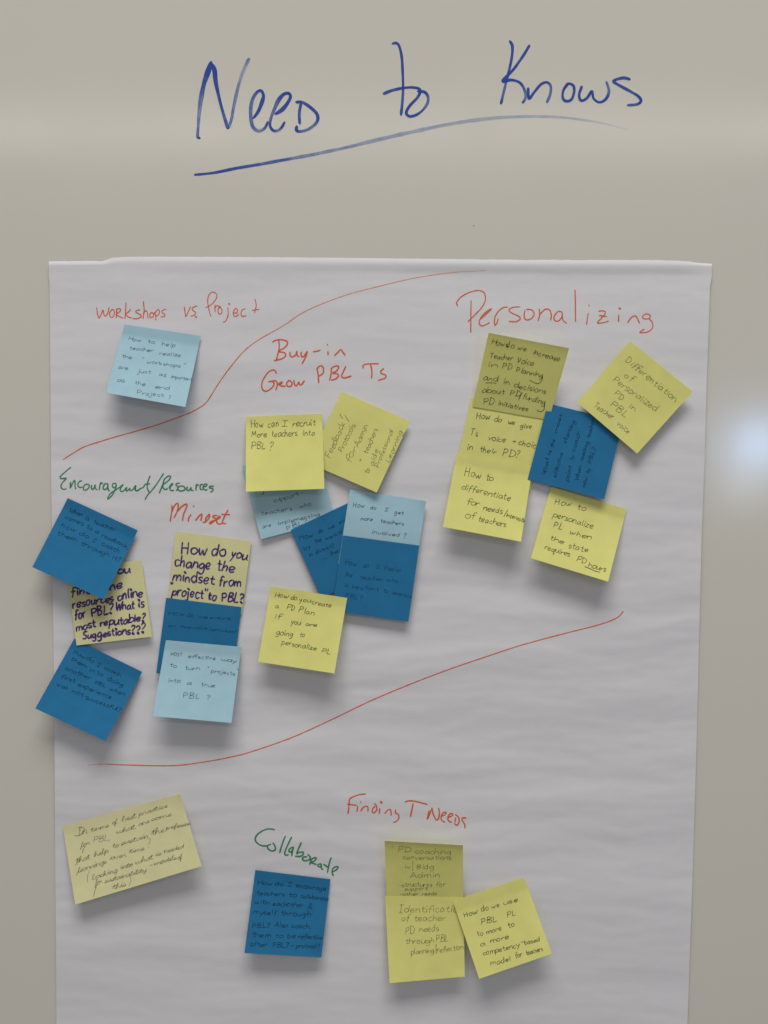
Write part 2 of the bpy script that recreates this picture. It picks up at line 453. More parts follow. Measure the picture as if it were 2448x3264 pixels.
# ------------------------------------------------------------ the flip chart sheet
def lerp_table(tab, t):
    if t <= tab[0][0]: return tab[0][1]
    for (a, va), (b, vb) in zip(tab, tab[1:]):
        if t <= b:
            return va + (vb - va) * (t - a) / (b - a)
    return tab[-1][1]
LEFT = [(832, 154), (870, 158), (1100, 160), (1500, 163), (2000, 170), (2300, 173), (3264, 180), (3440, 182)]
RIGHT = [(835, 2271), (880, 2263), (1000, 2259), (1200, 2252), (1430, 2246), (1700, 2236), (2400, 2219), (2800, 2207), (3264, 2191), (3440, 2185)]
TOP = [(150, 833), (250, 832), (328, 832), (345, 826), (360, 821), (400, 819), (500, 818), (900, 820), (1200, 823), (1650, 828), (2100, 829), (2180, 832), (2230, 838), (2275, 842)]
RIDGE = [(150, 846), (330, 845), (370, 838), (500, 837), (900, 839), (1200, 841), (1650, 844), (2100, 846), (2230, 848), (2275, 849)]
def smooth(t):
    t = max(0.0, min(1.0, t)); return t * t * (3 - 2 * t)
def sheet_h(px, py):
    """height of the paper above the board at a photograph pixel"""
    x = px / 3.24; z = py / 3.24           # about millimetres
    rid = lerp_table(RIDGE, px); top = lerp_table(TOP, px)
    z += 9 * noise.noise(Vector((x / 120, z / 140, 8.8)))
    ripple = (0.80 * noise.noise(Vector((x / 130, z / 27, 1.3)))
              + 0.24 * noise.noise(Vector((x / 60, z / 11, 5.1)))
              + 0.11 * noise.noise(Vector((x / 22, z / 7, 9.1)))
              + 1.5 * noise.noise(Vector((x / 240, z / 75, 3.7))))
    amp = 0.55 + 0.45 * smooth((py - 1000) / 900)
    amp *= 1 - 0.35 * smooth((py - 2700) / 500)
    base = 2.1 + ripple * amp
    if px > 2150: base += 0.8 * smooth((px - 2150) / 120)
    if py < rid:
        t = (py - top) / max(rid - top, 1)
        h = 1.8 + 0.9 * math.sin(max(0, min(1, t)) * math.pi / 2)
    else:
        s = (py - rid) / 3.24
        k = smooth(s / 11.0)
        h = 2.7 * (1 - k) + base * k
    return max(h, 0.3) / 1000.0
def sheet_fn(u, v):
    # rows packed near the torn top edge
    px0 = 2400 * u
    if v < 0.10: rv = v / 0.10; mode = 0
    else: rv = (v - 0.10) / 0.90; mode = 1
    yl = 846 if mode == 0 else 846 + rv * (3440 - 846)
    xl = lerp_table(LEFT, yl); xr = lerp_table(RIGHT, yl)
    px = xl + (xr - xl) * u
    top = lerp_table(TOP, px) + 1.6 * noise.noise(Vector((px / 17, 4.4, 0))) * (1 if px > 1500 else .5) + .8 * noise.noise(Vector((px / 6, 1.4, 0)))
    rid = lerp_table(RIDGE, px)
    if mode == 0: py = top + (rid + 32 - top) * rv
    else: py = rid + 32 + rv * (3440 - rid - 32)
    return px, py, sheet_h(px, py)
def sheet_v(k, n): return k
SHEET = sheet_mesh('flip_chart_sheet', 300, 420, sheet_fn, 0.00012, M_SHEET)
SHEET['label'] = 'large white flip chart paper stuck on the board, rippled, with a torn top edge'
SHEET['category'] = 'paper sheet'

cC = crop(290, 900, 3.0); cD = crop(810, 1040, 3.0)
def heading(word, colour, frame, strokes, width, ink, seed, where=''):
    return mark('heading_word', f'{colour} hand lettered word {word}{where}', frame, strokes, width * 1.15, ink, sheet_h, SHEET, seed)
heading('Workshops', 'orange', cC, [
    [(55, 240), (62, 300), (78, 340), (103, 292), (115, 264), (125, 310), (140, 322), (162, 290), (172, 240)],
    [(205, 258), (180, 285), (182, 325), (205, 335), (222, 305), (222, 270), (200, 255)],
    [(246, 250), (244, 300), (240, 340)], [(242, 258), (275, 250), (282, 270), (245, 305), (275, 328), (305, 342)],
    [(335, 193), (331, 270), (325, 345)], [(378, 258), (355, 285), (330, 302), (355, 328), (388, 340)],
    [(470, 262), (435, 268), (430, 285), (468, 305), (480, 325), (445, 345), (400, 345)],
    [(500, 182), (508, 260), (498, 345)], [(500, 300), (525, 270), (540, 295), (545, 342)],
    [(580, 285), (562, 310), (568, 335), (592, 330), (598, 300), (578, 288)],
    [(605, 285), (620, 320), (618, 360)], [(605, 300), (640, 260), (655, 275), (648, 305), (618, 325)],
    [(716, 256), (682, 268), (680, 288), (706, 305), (700, 326), (668, 328)]], 3.0, 'orange', 21)
heading('vs.', 'orange', cC, [[(893, 235), (900, 290), (908, 327), (928, 285), (952, 232)],
    [(1013, 225), (976, 240), (970, 262), (998, 285), (990, 312), (955, 322)], [(1004, 330)]], 3.0, 'orange', 22)
heading('Project', 'orange', cC, [
    [(1098, 240), (1150, 212), (1195, 160), (1202, 115), (1165, 92), (1128, 120), (1116, 180), (1128, 260), (1146, 325)],
    [(1185, 215), (1186, 285)], [(1185, 245), (1205, 222), (1228, 232)],
    [(1238, 228), (1215, 258), (1222, 298), (1245, 298), (1252, 262), (1232, 235), (1220, 240)],
    [(1308, 240), (1312, 300), (1298, 350), (1275, 380), (1264, 374)], [(1322, 205)],
    [(1368, 292), (1395, 288), (1402, 262), (1380, 250), (1362, 285), (1368, 320), (1392, 322), (1412, 300)],
    [(1475, 252), (1446, 262), (1434, 298), (1450, 325), (1482, 315)],
    [(1568, 160), (1580, 220), (1564, 290)], [(1540, 268), (1575, 262), (1606, 258)]], 2.9, 'orange', 23)
heading('Buy-in', 'orange', cD, [
    [(236, 140), (240, 200), (226, 270), (212, 330)],
    [(178, 152), (195, 138), (250, 128), (308, 140), (318, 170), (290, 205), (235, 240), (288, 252), (302, 278), (270, 308), (192, 328)],
    [(343, 248), (345, 280), (368, 292), (398, 272), (408, 240), (410, 272), (428, 292)],
    [(450, 245), (452, 285), (475, 288), (508, 240), (492, 295), (460, 355)],
    [(566, 242), (595, 238), (632, 228)], [(706, 240), (707, 272)], [(698, 172), (704, 178)],
    [(770, 278), (800, 248), (828, 222), (848, 245), (870, 275)]], 4.2, 'orange', 24)
heading('Grow', 'orange', cD, [
    [(212, 450), (202, 425), (178, 418), (135, 440), (90, 505), (72, 560), (85, 610), (120, 620), (170, 588), (192, 548), (172, 528), (138, 530)],
    [(150, 528), (205, 520), (222, 555), (208, 608)], [(222, 560), (262, 532), (265, 545), (240, 560), (270, 572), (300, 572)],
    [(338, 515), (312, 540), (318, 570), (345, 575), (364, 552), (350, 525), (328, 518)],
    [(380, 515), (385, 552), (405, 568), (428, 532), (436, 558), (458, 552), (480, 520)]], 4.2, 'orange', 25)
heading('PBL', 'orange', cD, [
    [(600, 400), (612, 460), (618, 540)], [(600, 408), (630, 378), (660, 392), (662, 440), (640, 465), (612, 478)],
    [(740, 398), (735, 460), (722, 515)], [(735, 405), (762, 385), (798, 378), (808, 395), (790, 425), (752, 448), (798, 455), (803, 480), (780, 502), (740, 515)],
    [(876, 383), (855, 430), (836, 478), (868, 492), (928, 475)]], 4.2, 'orange', 26)
heading('Ts', 'orange', cD, [
    [(1042, 402), (1045, 372), (1090, 360), (1188, 358)], [(1115, 370), (1126, 430), (1124, 495)],
    [(1240, 405), (1215, 425), (1215, 450), (1255, 465), (1258, 490), (1225, 505), (1188, 517)]], 4.2, 'orange', 27)
heading('Personalizing', 'orange', crop(1440, 910, 2.5136), [
    [(47, 163), (40, 135), (80, 88), (150, 52), (220, 40), (260, 60), (270, 110), (245, 170), (195, 225), (130, 290)],
    [(155, 120), (153, 250), (152, 375)],
    [(232, 268), (280, 225), (318, 186), (280, 208), (235, 255), (220, 300), (240, 323), (280, 310), (302, 297)],
    [(372, 265), (362, 300), (345, 318), (344, 262), (372, 208), (410, 178), (448, 172)],
    [(545, 170), (490, 175), (458, 195), (482, 220), (535, 245), (548, 268), (515, 288), (460, 287)],
    [(586, 200), (580, 250), (600, 275), (640, 262), (660, 225), (640, 195), (598, 190)],
    [(700, 188), (705, 232), (692, 282)], [(702, 235), (748, 190), (785, 196), (798, 240), (792, 276)],
    [(882, 212), (850, 210), (820, 250), (826, 280), (855, 284), (882, 250), (885, 218), (890, 275), (920, 303)],
    [(987, 36), (990, 120), (992, 288)], [(1094, 222), (1086, 270), (1080, 312)], [(1098, 155), (1101, 164)],
    [(1178, 205), (1218, 203), (1230, 220), (1198, 262), (1168, 298), (1210, 298), (1255, 285)], [(1182, 240), (1240, 247)],
    [(1338, 235), (1337, 290)], [(1346, 184)],
    [(1410, 296), (1440, 255), (1475, 245), (1505, 300)],
    [(1585, 264), (1588, 237), (1555, 228), (1528, 250), (1545, 268), (1580, 268), (1608, 300), (1605, 345), (1562, 374), (1506, 376), (1542, 350)]], 3.5, 'orange', 28)
heading('Encouragement', 'green', lambda s: s, [crop(170, 1470, 5.989)(s) for s in [
    [(335, 118), (290, 150), (220, 210), (150, 275), (130, 305), (145, 330), (190, 332), (238, 322), (238, 342), (190, 390), (150, 450), (150, 500), (178, 530), (215, 536), (245, 522)],
    [(330, 400), (320, 512), (365, 425), (402, 365), (414, 400), (415, 490), (430, 528)],
    [(545, 380), (510, 378), (475, 420), (470, 470), (500, 500), (552, 495)],
    [(600, 445), (574, 500), (582, 545), (620, 550), (665, 520), (685, 470), (660, 440), (605, 442)],
    [(730, 455), (725, 510), (750, 540), (782, 500), (796, 450), (802, 520), (835, 545)],
    [(905, 405), (885, 480), (875, 545)], [(890, 460), (912, 410), (945, 432)],
    [(1035, 430), (990, 430), (950, 490), (960, 530), (1008, 532), (1038, 480), (1040, 430), (1044, 520), (1065, 567)],
    [(1206, 472), (1190, 430), (1150, 425), (1125, 460), (1140, 500), (1178, 500), (1198, 470), (1180, 540), (1130, 640), (1065, 708), (1040, 725), (1050, 680), (1100, 610), (1180, 555), (1262, 500), (1332, 450), (1292, 500), (1275, 550), (1300, 580), (1350, 558), (1400, 500), (1392, 572), (1440, 540), (1460, 518), (1468, 562), (1520, 540), (1572, 465), (1562, 540), (1600, 562), (1659, 520)]]]
    + [crop(430, 1490, 5.989)(s) for s in [
    [(15, 345), (10, 430), (50, 445), (110, 400), (160, 380), (200, 322), (285, 312)],
    [(290, 160), (255, 250), (235, 330), (240, 410), (270, 468)],
    [(545, 115), (440, 280), (320, 440), (240, 530), (195, 612)]]], 3.8, 'green', 29)
heading('Resources', 'green', crop(430, 1490, 5.989), [
    [(560, 222), (530, 330), (490, 430), (468, 487)], [(560, 228), (610, 180), (660, 160), (680, 180), (650, 240), (590, 290), (532, 335), (545, 398), (580, 420), (622, 405)],
    [(650, 388), (700, 342), (722, 305), (690, 320), (665, 380), (690, 440), (742, 435)],
    [(850, 300), (800, 305), (780, 330), (812, 360), (820, 400), (790, 440)],
    [(870, 350), (822, 390), (840, 440), (900, 446), (955, 420), (942, 370), (880, 350)],
    [(1000, 370), (990, 420), (1030, 440), (1060, 400), (1070, 380), (1076, 430), (1112, 440)],
    [(1170, 330), (1165, 430)], [(1165, 372), (1190, 325), (1215, 338)],
    [(1292, 320), (1250, 340), (1250, 410), (1292, 422)],
    [(1302, 370), (1350, 360), (1375, 330), (1350, 315), (1312, 340), (1306, 400), (1340, 430), (1382, 425)],
    [(1500, 360), (1432, 360), (1425, 390), (1480, 402), (1495, 430), (1470, 460), (1440, 466)]], 4.2, 'green', 30)
heading('Mindset', 'orange', crop(510, 1590, 5.989), [
    [(225, 125), (230, 200), (210, 330), (195, 430)], [(230, 240), (260, 160), (310, 95), (345, 95), (345, 180), (310, 280), (265, 362)],
    [(345, 230), (400, 160), (480, 105), (515, 110), (495, 190), (452, 290), (430, 412)],
    [(590, 298), (547, 370), (540, 427)], [(635, 130), (648, 148)],
    [(682, 412), (740, 332), (788, 290), (800, 312), (780, 412)],
    [(940, 288), (882, 360), (868, 420), (902, 410), (945, 335), (938, 285)], [(820, 440), (850, 446), (880, 432)],
    [(1090, 322), (1030, 320), (1010, 345), (1060, 380), (1052, 410), (1000, 452), (960, 480), (944, 460), (980, 430), (1050, 410)],
    [(1050, 410), (1130, 370), (1152, 340), (1120, 335), (1080, 400), (1092, 460), (1140, 482), (1190, 460)],
    [(1298, 212), (1230, 340), (1195, 430), (1210, 472), (1256, 470)], [(1175, 295), (1250, 300), (1332, 300)]], 4.2, 'orange', 31)
cX = crop(1080, 2510, 3.9976)
heading('Finding', 'orange', cX, [
    [(340, 84), (260, 92), (170, 125), (135, 158), (130, 230), (118, 332)], [(108, 212), (165, 220), (225, 226)],
    [(240, 240), (232, 305)], [(278, 180), (281, 190)], [(280, 300), (310, 256), (352, 238), (372, 258), (370, 302)],
    [(455, 205), (482, 238), (480, 290), (446, 320), (425, 305), (432, 270), (462, 240)],
    [(520, 265), (517, 330)], [(540, 188)], [(585, 330), (620, 292), (652, 280), (665, 305), (666, 352)],
    [(725, 285), (722, 325), (755, 342), (766, 385), (738, 428), (694, 446)]], 3.9, 'orange', 32)
heading('T', 'orange', cX, [[(845, 186), (885, 172), (960, 175), (1050, 195), (1126, 216)], [(946, 205), (930, 290), (913, 370)]], 4.1, 'orange', 33, ' standing alone')
heading('Needs', 'orange', cX, [
    [(1150, 295), (1128, 405), (1162, 330), (1188, 262), (1200, 330), (1240, 410), (1270, 395), (1282, 320), (1270, 262)],
    [(1302, 368), (1348, 350), (1368, 318), (1332, 322), (1305, 370), (1312, 420), (1352, 442)],
    [(1388, 385), (1440, 362), (1450, 335), (1415, 337), (1390, 380), (1398, 425), (1437, 442)],
    [(1490, 385), (1480, 442)], [(1485, 345), (1525, 380), (1532, 440), (1505, 480), (1475, 460)],
    [(1625, 388), (1578, 388), (1572, 420), (1605, 470), (1605, 518)]], 3.9, 'orange', 34)
heading('Collaborate', 'green', crop(800, 2630, 5.7207), [
    [(430, 85), (350, 70), (250, 85), (140, 150), (85, 220), (85, 290), (130, 340), (200, 375), (290, 380)],
    [(362, 350), (310, 370), (300, 410), (340, 455), (400, 470), (445, 440), (435, 380), (400, 325)],
    [(625, 205), (590, 290), (550, 410), (525, 500)], [(740, 220), (690, 320), (632, 450), (615, 520), (640, 548), (680, 540)],
    [(775, 400), (722, 420), (690, 465), (710, 490), (748, 478), (772, 410), (752, 480), (745, 560)],
    [(917, 318), (880, 400), (835, 518), (880, 495), (950, 495), (946, 540), (890, 570), (808, 565)],
    [(1018, 572), (945, 590), (950, 635), (1010, 648), (1070, 620), (1080, 580), (1035, 535)],
    [(1100, 620), (1070, 715)], [(1090, 640), (1140, 600), (1190, 600), (1160, 650), (1095, 680), (1140, 700), (1190, 716)],
    [(1275, 705), (1225, 720), (1220, 745), (1260, 765), (1280, 740), (1276, 705), (1285, 780), (1310, 812)],
    [(1460, 595), (1425, 710), (1395, 862)], [(1325, 715), (1392, 762)],
    [(1480, 850), (1550, 820), (1590, 765), (1540, 760), (1490, 800), (1480, 860), (1500, 922)]], 4.4, 'green', 35)
curve1 = [(201, 1465, .9, 1), (235, 1443), (269, 1424), (320, 1407), (370, 1392), (486, 1359), (582, 1325), (630, 1303), (659, 1281), (693, 1228, .9), (727, 1180, .9), (775, 1122, .9, .9), (823, 1084, .9, .85), (900, 1040, .85, .8), (974, 992, .85, .75), (1092, 944, .8, .7), (1210, 912, .8, .7), (1328, 885, .8, .65), (1446, 868, .8, .55), (1549, 862, .6, .4)]
mark('dividing_line', 'upper thin orange curve sweeping from left edge to the top of the paper', lambda s: s, [curve1], 3.8, 'orange', sheet_h, SHEET, 36, density=.85, step=4)
c2 = [(110, 423, .5, .5), (150, 421, .7, .7), (200, 423), (320, 425), (400, 416), (470, 403), (520, 390), (620, 355), (720, 310), (820, 262), (920, 220), (1020, 182), (1120, 148), (1200, 122), (1300, 95), (1390, 72), (1435, 55), (1452, 38)]
mark('dividing_line', 'lower thin orange curve rising to the right across the paper', crop(140, 1900, .78626), [c2], 3.8, 'orange', sheet_h, SHEET, 37, density=.85, step=4)

# ------------------------------------------------------------ sticky notes
def inv_bilinear(q, x, y):
    (x0, y0), (x1, y1), (x2, y2), (x3, y3) = q       # TL TR BR BL
    u = v = 0.5
    for _ in range(6):
        px = x0 * (1 - u) * (1 - v) + x1 * u * (1 - v) + x2 * u * v + x3 * (1 - u) * v
        py = y0 * (1 - u) * (1 - v) + y1 * u * (1 - v) + y2 * u * v + y3 * (1 - u) * v
        ax = (x1 - x0) * (1 - v) + (x2 - x3) * v; ay = (y1 - y0) * (1 - v) + (y2 - y3) * v
        bx = (x3 - x0) * (1 - u) + (x2 - x1) * u; by = (y3 - y0) * (1 - u) + (y2 - y1) * u
        det = ax * by - bx * ay
        dx, dy = x - px, y - py
        u += (dx * by - bx * dy) / det; v += (ax * dy - dx * ay) / det
    return u, v

def sticky_note(kind, frame, corners, heights, curl, words, label, ink='black', width=1.9, font=G, slant=0.12, seed=1, density=1.0, mess=1.0, lines=(), dogear=0.0, bow=0.0):
    """corners TL TR BR BL; heights in mm above the sheet at those corners; curl = (flat strip, exponent)"""
    q = frame(corners)
    hTL, hTR, hBR, hBL = heights
    strip, power = curl
    rr = random.Random(seed * 7 + 3)
    ph = rr.random() * 90
    big = max(0.0, min(1.0, (max(hBR, hBL) - 5.5) / 4.0))
    ck = (rr.uniform(-0.6, 1.6) * big, rr.uniform(-1.2, 1.8) * big, rr.uniform(-1.2, 1.8) * big)
    def height(u, v):
        g = 0.0 if v <= strip else ((v - strip) / (1 - strip)) ** power
        top = hTL + (hTR - hTL) * u; bot = hBL + (hBR - hBL) * u
        h = top + (bot - top) * g
        h += bow * math.sin(math.pi * min(max(v, 0), 1))
        h += 0.16 * noise.noise(Vector((u * 2.2 + ph, v * 2.6, 2.0))) * (0.4 + v)
        h += ck[0] * (u - 0.5) ** 2 * v * v * 4 + ck[1] * max(0.0, u - 0.55) ** 2 * v * 5 + ck[2] * max(0.0, 0.45 - u) ** 2 * v * 5
        if dogear: h += dogear * max(0.0, (u + (1 - v) - 1.72)) ** 2 / 0.08
        return (3.6 + max(h, 0.15)) / 1000.0
    def fn(u, v):
        # edges very slightly bowed like real cut and handled paper
        x = q[0][0] * (1 - u) * (1 - v) + q[1][0] * u * (1 - v) + q[2][0] * u * v + q[3][0] * (1 - u) * v
        y = q[0][1] * (1 - u) * (1 - v) + q[1][1] * u * (1 - v) + q[2][1] * u * v + q[3][1] * (1 - u) * v
        return x, y, height(u, v)
    o = sheet_mesh('sticky_note', 36, 36, fn, 0.0001, M_NOTE[kind])
    o['label'] = label
    o['category'] = 'sticky note'
    o['group'] = 'sticky notes on the chart paper'
    def surf(x, y):
        u, v = inv_bilinear(q, x, y)
        return height(u, v)
    inside = lambda x, y: True
    k = 0
    fs = frame([(0, 0), (1, 0)]); sc = fs[1][0] - fs[0][0]
    for line in words:
        k += 1
        pen = Pen(surf, seed * 100 + k)
        for wd in line:
            text, x0, y0, x1, y1 = wd[:5]
            xh = wd[5] if len(wd) > 5 else line_xh[0]
            a, b = frame([(x0, y0), (x1, y1)])
            write_word(pen, text, a[0], a[1], b[0], b[1], xh * sc, width, font, slant, density, mess)
        if k - 1 < len(lines) or False:
            for st in lines[k - 1]:
                pen.stroke(frame(st), width, density)
        pen.build('text_line', INK[ink], o)
    return o
line_xh = [28]

def note(xh, *a, **k):
    line_xh[0] = xh
    return sticky_note(*a, **k)

note(22, 'sky', cC, [(320, 402), (1052, 512), (902, 1192), (145, 1055)], (0.4, 0.4, 15, 14), (0.14, 1.15), [
    [('How', 358, 552, 470, 570, 24), ('to', 545, 578, 605, 587, 20), ('help', 675, 605, 805, 620)],
    [('teacher', 370, 640, 590, 668, 19), ('realize', 655, 690, 860, 714, 19)],
    [('the', 295, 715, 385, 732, 18), ('"', 488, 740, 500, 742, 14), ('workshops', 535, 770, 850, 815, 19), ('"', 888, 800, 905, 802, 14)],
    [('are', 262, 828, 350, 838), ('just', 450, 862, 568, 872, 20), ('as', 652, 890, 712, 902), ('important', 765, 915, 962, 938, 17)],
    [('as', 248, 948, 320, 958), ('the', 418, 972, 515, 990, 20), ('end', 612, 1012, 752, 1028, 20)],
    [('Project', 442, 1068, 690, 1095, 20), ('?', 738, 1112, 765, 1115, 18)]],
    'light blue note under orange words Workshops vs. Project, asking how to help teacher realize', ink='slate', width=1.7, seed=1)

cJ = crop(780, 1310, 5.989)
cK = crop(760, 1460, 3.0)
note(26, 'sky', cK, [(35, 75), (745, -115), (925, 588), (215, 777)], (0.3, 0.3, 1.8, 3.0), (0.1, 1.6), [
    [('support', 340, 425, 575, 362, 24)],
    [("teacher's", 225, 550, 515, 500, 24), ('who', 585, 478, 697, 455, 24)],
    [('are', 232, 672, 310, 655, 22), ('implementing', 382, 640, 778, 552, 20)],
    [('PBL?', 465, 692, 660, 615, 22)]],
    'light blue note about support for teachers, half hidden under the recruit note', ink='slate', width=1.8, seed=2,
    lines=[[[(240, 318), (240, 342), (222, 350)]]])
note(80, 'yellow', cJ, [(22, 112), (1480, 52), (1522, 1485), (22, 1540)], (1.0, 1.0, 12.5, 12.5), (0.10, 1.15), [
    [('How', 125, 325, 355, 303, 82), ('can', 445, 318, 655, 290, 70), ('I', 705, 285, 825, 285, 56), ('recruit', 920, 295, 1335, 275, 68)],
    [('More', 135, 500, 410, 485, 60), ('teachers', 515, 498, 990, 475, 68), ('into', 1110, 470, 1330, 462, 62)],
    [('PBL', 135, 722, 398, 722, 68), ('?', 465, 748, 535, 745, 76)]],
    'yellow note asking How can I recruit more teachers into PBL, below orange word Grow', width=2.1, seed=3)
note(32, 'yellow', cD, [(835, 625), (1490, 910), (1172, 1590), (517, 1305)], (2.2, 3.2, 7, 3), (0.0, 1.2), [
    [('Feedback', 728, 1262, 872, 930, 34)],
    [('Protocols', 845, 1205, 968, 950, 30)],
    [('for', 915, 1310, 985, 1165, 36), ('Admin', 1000, 1160, 1092, 955, 30)],
    [('+', 1025, 1305, 1040, 1270, 30), ('teachers', 1085, 1222, 1182, 985, 27)],
    [('to', 1090, 1412, 1108, 1370, 28), ('aide', 1140, 1335, 1190, 1185, 26)],
    [('Professional', 1190, 1350, 1332, 1000, 24)], [('Learning', 1295, 1305, 1418, 1010, 26)]],
    'tilted yellow note with upward writing Feedback / Protocols, right of the recruit note', ink='black', width=1.7, seed=4, density=.8,
    lines=[[[(820, 835), (832, 862), (848, 882)], [(868, 850), (890, 885), (906, 910)]]])
cL = crop(980, 1520, 3.0)
note(28, 'blue', cK, [(500, 688), (1138, 388), (1430, 1040), (792, 1340)], (3.0, 1.6, 1.6, 2.2), (0.1, 1.3), [
    [('How', 590, 792, 715, 745, 30), ('do', 768, 722, 806, 706, 24), ('we', 862, 682, 918, 660, 22), ('acc', 965, 632, 1025, 603, 22)],
    [('the', 735, 812, 795, 792, 22), ('work', 835, 782, 950, 740, 20), ('of', 962, 730, 992, 712, 20)],
    [('by', 632, 882, 690, 858, 22)],
    [('in', 680, 945, 712, 932, 22), ('district?', 740, 918, 920, 850, 22)],
    [('...', 800, 970, 850, 955, 10), ('Share', 880, 932, 990, 888, 20)]],
    'slanted dark blue note tucked left of the stacked light and dark blue notes', ink='navy', width=1.9, seed=5)
note(24, 'sky', cL, [(407, 118), (1135, 232), (1025, 930), (295, 835)], (2.0, 2.0, 2.4, 2.6), (0.12, 1.1), [
    [('How', 435, 290, 545, 293, 26), ('do', 600, 308, 655, 315, 22), ('I', 738, 326, 768, 328, 16), ('get', 830, 352, 915, 360, 20)],
    [('more', 508, 414, 620, 422, 20), ('teachers', 698, 437, 918, 462, 20)],
    [('involved', 615, 540, 880, 574, 20), ('?', 915, 582, 936, 585, 26)]],
    'light blue note asking How do I get more teachers involved, above a blue one', ink='slate', width=1.9, seed=6, dogear=2.0, bow=1.3, density=1.15)
note(26, 'blue', cL, [(340, 560), (1070, 657), (965, 1385), (235, 1280)], (4.3, 4.3, 5.5, 4.6), (0.1, 1.4), [
    [('How', 362, 838, 465, 850, 28), ('do', 530, 862, 582, 868, 26), ('I', 650, 868, 690, 872, 16), ('help', 740, 888, 890, 905, 24)],
    [('the', 355, 948, 425, 962), ('teacher', 505, 975, 710, 998, 22), ('who', 755, 995, 862, 1012, 22)],
    [('is', 350, 1048, 385, 1052, 22), ('hesitant', 430, 1068, 680, 1090, 22), ('to', 725, 1100, 768, 1107, 22), ('embrace', 812, 1120, 995, 1160, 20)],
    [('PBL?', 360, 1152, 520, 1180, 24)]],
    'dark blue note asking how to help the hesitant teacher, below the light blue involved note', ink='faint', width=1.9, seed=7)
note(30, 'yellow', crop(780, 1840, 3.0), [(250, 88), (980, 198), (858, 920), (128, 808)], (2.0, 5.6, 15, 12), (0.12, 1.15), [
    [('How', 290, 190, 410, 202, 28), ('do', 440, 208, 500, 215, 25), ('you', 520, 232, 625, 243, 25), ('create', 640, 255, 825, 290, 24)],
    [('a', 292, 292, 325, 295, 24), ('PD', 403, 305, 475, 317, 28), ('Plan', 515, 330, 660, 365, 30)],
    [('if', 288, 394, 345, 398, 26), ('you', 440, 445, 530, 455, 28), ('are', 580, 462, 685, 475, 24)],
    [('going', 300, 545, 460, 565, 30), ('to', 525, 568, 572, 572, 24)],
    [('personalize', 352, 640, 680, 698, 26), ('PL', 735, 718, 815, 740, 27)]],
    'yellow note asking How do you create a PD Plan, alone right of the Mindset column', width=2.1, seed=8)

cN = crop(1350, 1040, 3.0)
note(34, 'yellow', cN, [(455, 680), (1205, 815), (1018, 1568), (292, 1418)], (0.3, 0.3, 1.2, 1.2), (0.1, 1.5), [
    [('How', 505, 885, 632, 890, 36), ('do', 675, 912, 740, 920, 32), ('we', 805, 932, 870, 942, 26), ('give', 925, 970, 1030, 978, 28)],
    [('Ts', 442, 1042, 515, 1052, 34), ('voice', 615, 1085, 780, 1108, 30), ('+', 845, 1118, 885, 1122, 28), ('choice', 905, 1130, 1110, 1172, 30)],
    [('in', 418, 1178, 460, 1184, 32), ('their', 535, 1197, 688, 1222, 30), ('PD?', 757, 1235, 912, 1255, 36)]],
    'yellow note asking How do we give Ts voice, middle of the right hand column', width=2.3, seed=9)
note(32, 'yellow', cN, [(622, 62), (1392, 210), (1198, 897), (467, 768)], (18, 17.5, 0.8, 0.9), (0.0, 0.9), [
    [('How', 652, 168, 768, 192, 30), ('do', 785, 197, 865, 210, 30), ('we', 895, 222, 985, 240, 28), ('increase', 1045, 265, 1298, 335, 28)],
    [('Teacher', 632, 303, 850, 325, 28), ('Voice', 890, 345, 1048, 378, 30)],
    [('in', 615, 385, 705, 392, 28), ('PD', 755, 402, 842, 420, 30), ('Planning', 885, 435, 1140, 490, 28)],
    [('and', 570, 512, 705, 530, 32), ('in', 762, 552, 818, 562, 30), ('decisions', 865, 582, 1168, 645, 28)],
    [('about', 560, 630, 770, 652, 28), ('PD', 828, 660, 918, 676, 30), ('funding', 945, 690, 1160, 752, 28)],
    [('PD', 575, 742, 668, 750, 32), ('initiatives', 715, 752, 988, 812, 26)]],
    'yellow note asking How do we increase Teacher Voice, topmost of the right hand column', width=2.2, seed=10,
    lines=[[[(790, 175), (812, 200)], [(800, 170), (800, 205)]], [], [[(1140, 485), (1125, 528), (1085, 548), (1015, 514)]], [[(592, 542), (640, 540), (696, 545)]],
           [[(944, 632), (905, 706)], [(1160, 730), (1152, 795), (1115, 816), (1084, 800)]]])
note(36, 'yellow', cN, [(318, 1213), (1045, 1337), (932, 2060), (185, 1918)], (2.3, 2.3, 15, 12), (0.14, 1.2), [
    [('How', 390, 1428, 545, 1450, 42), ('to', 595, 1468, 660, 1478, 36)],
    [('differentiate', 362, 1558, 825, 1668, 34)],
    [('for', 412, 1700, 525, 1722, 34), ('needs', 570, 1755, 748, 1798, 32), ('interests', 788, 1818, 962, 1875, 22)],
    [('of', 400, 1830, 490, 1842, 36), ('teachers', 520, 1862, 785, 1922, 32)]],
    'yellow note asking How to differentiate for needs of teachers, lowest of the right hand column', width=2.2, seed=11,
    lines=[[], [], [[(808, 1752), (768, 1818)]]])
cP = crop(1560, 1500, 3.0)
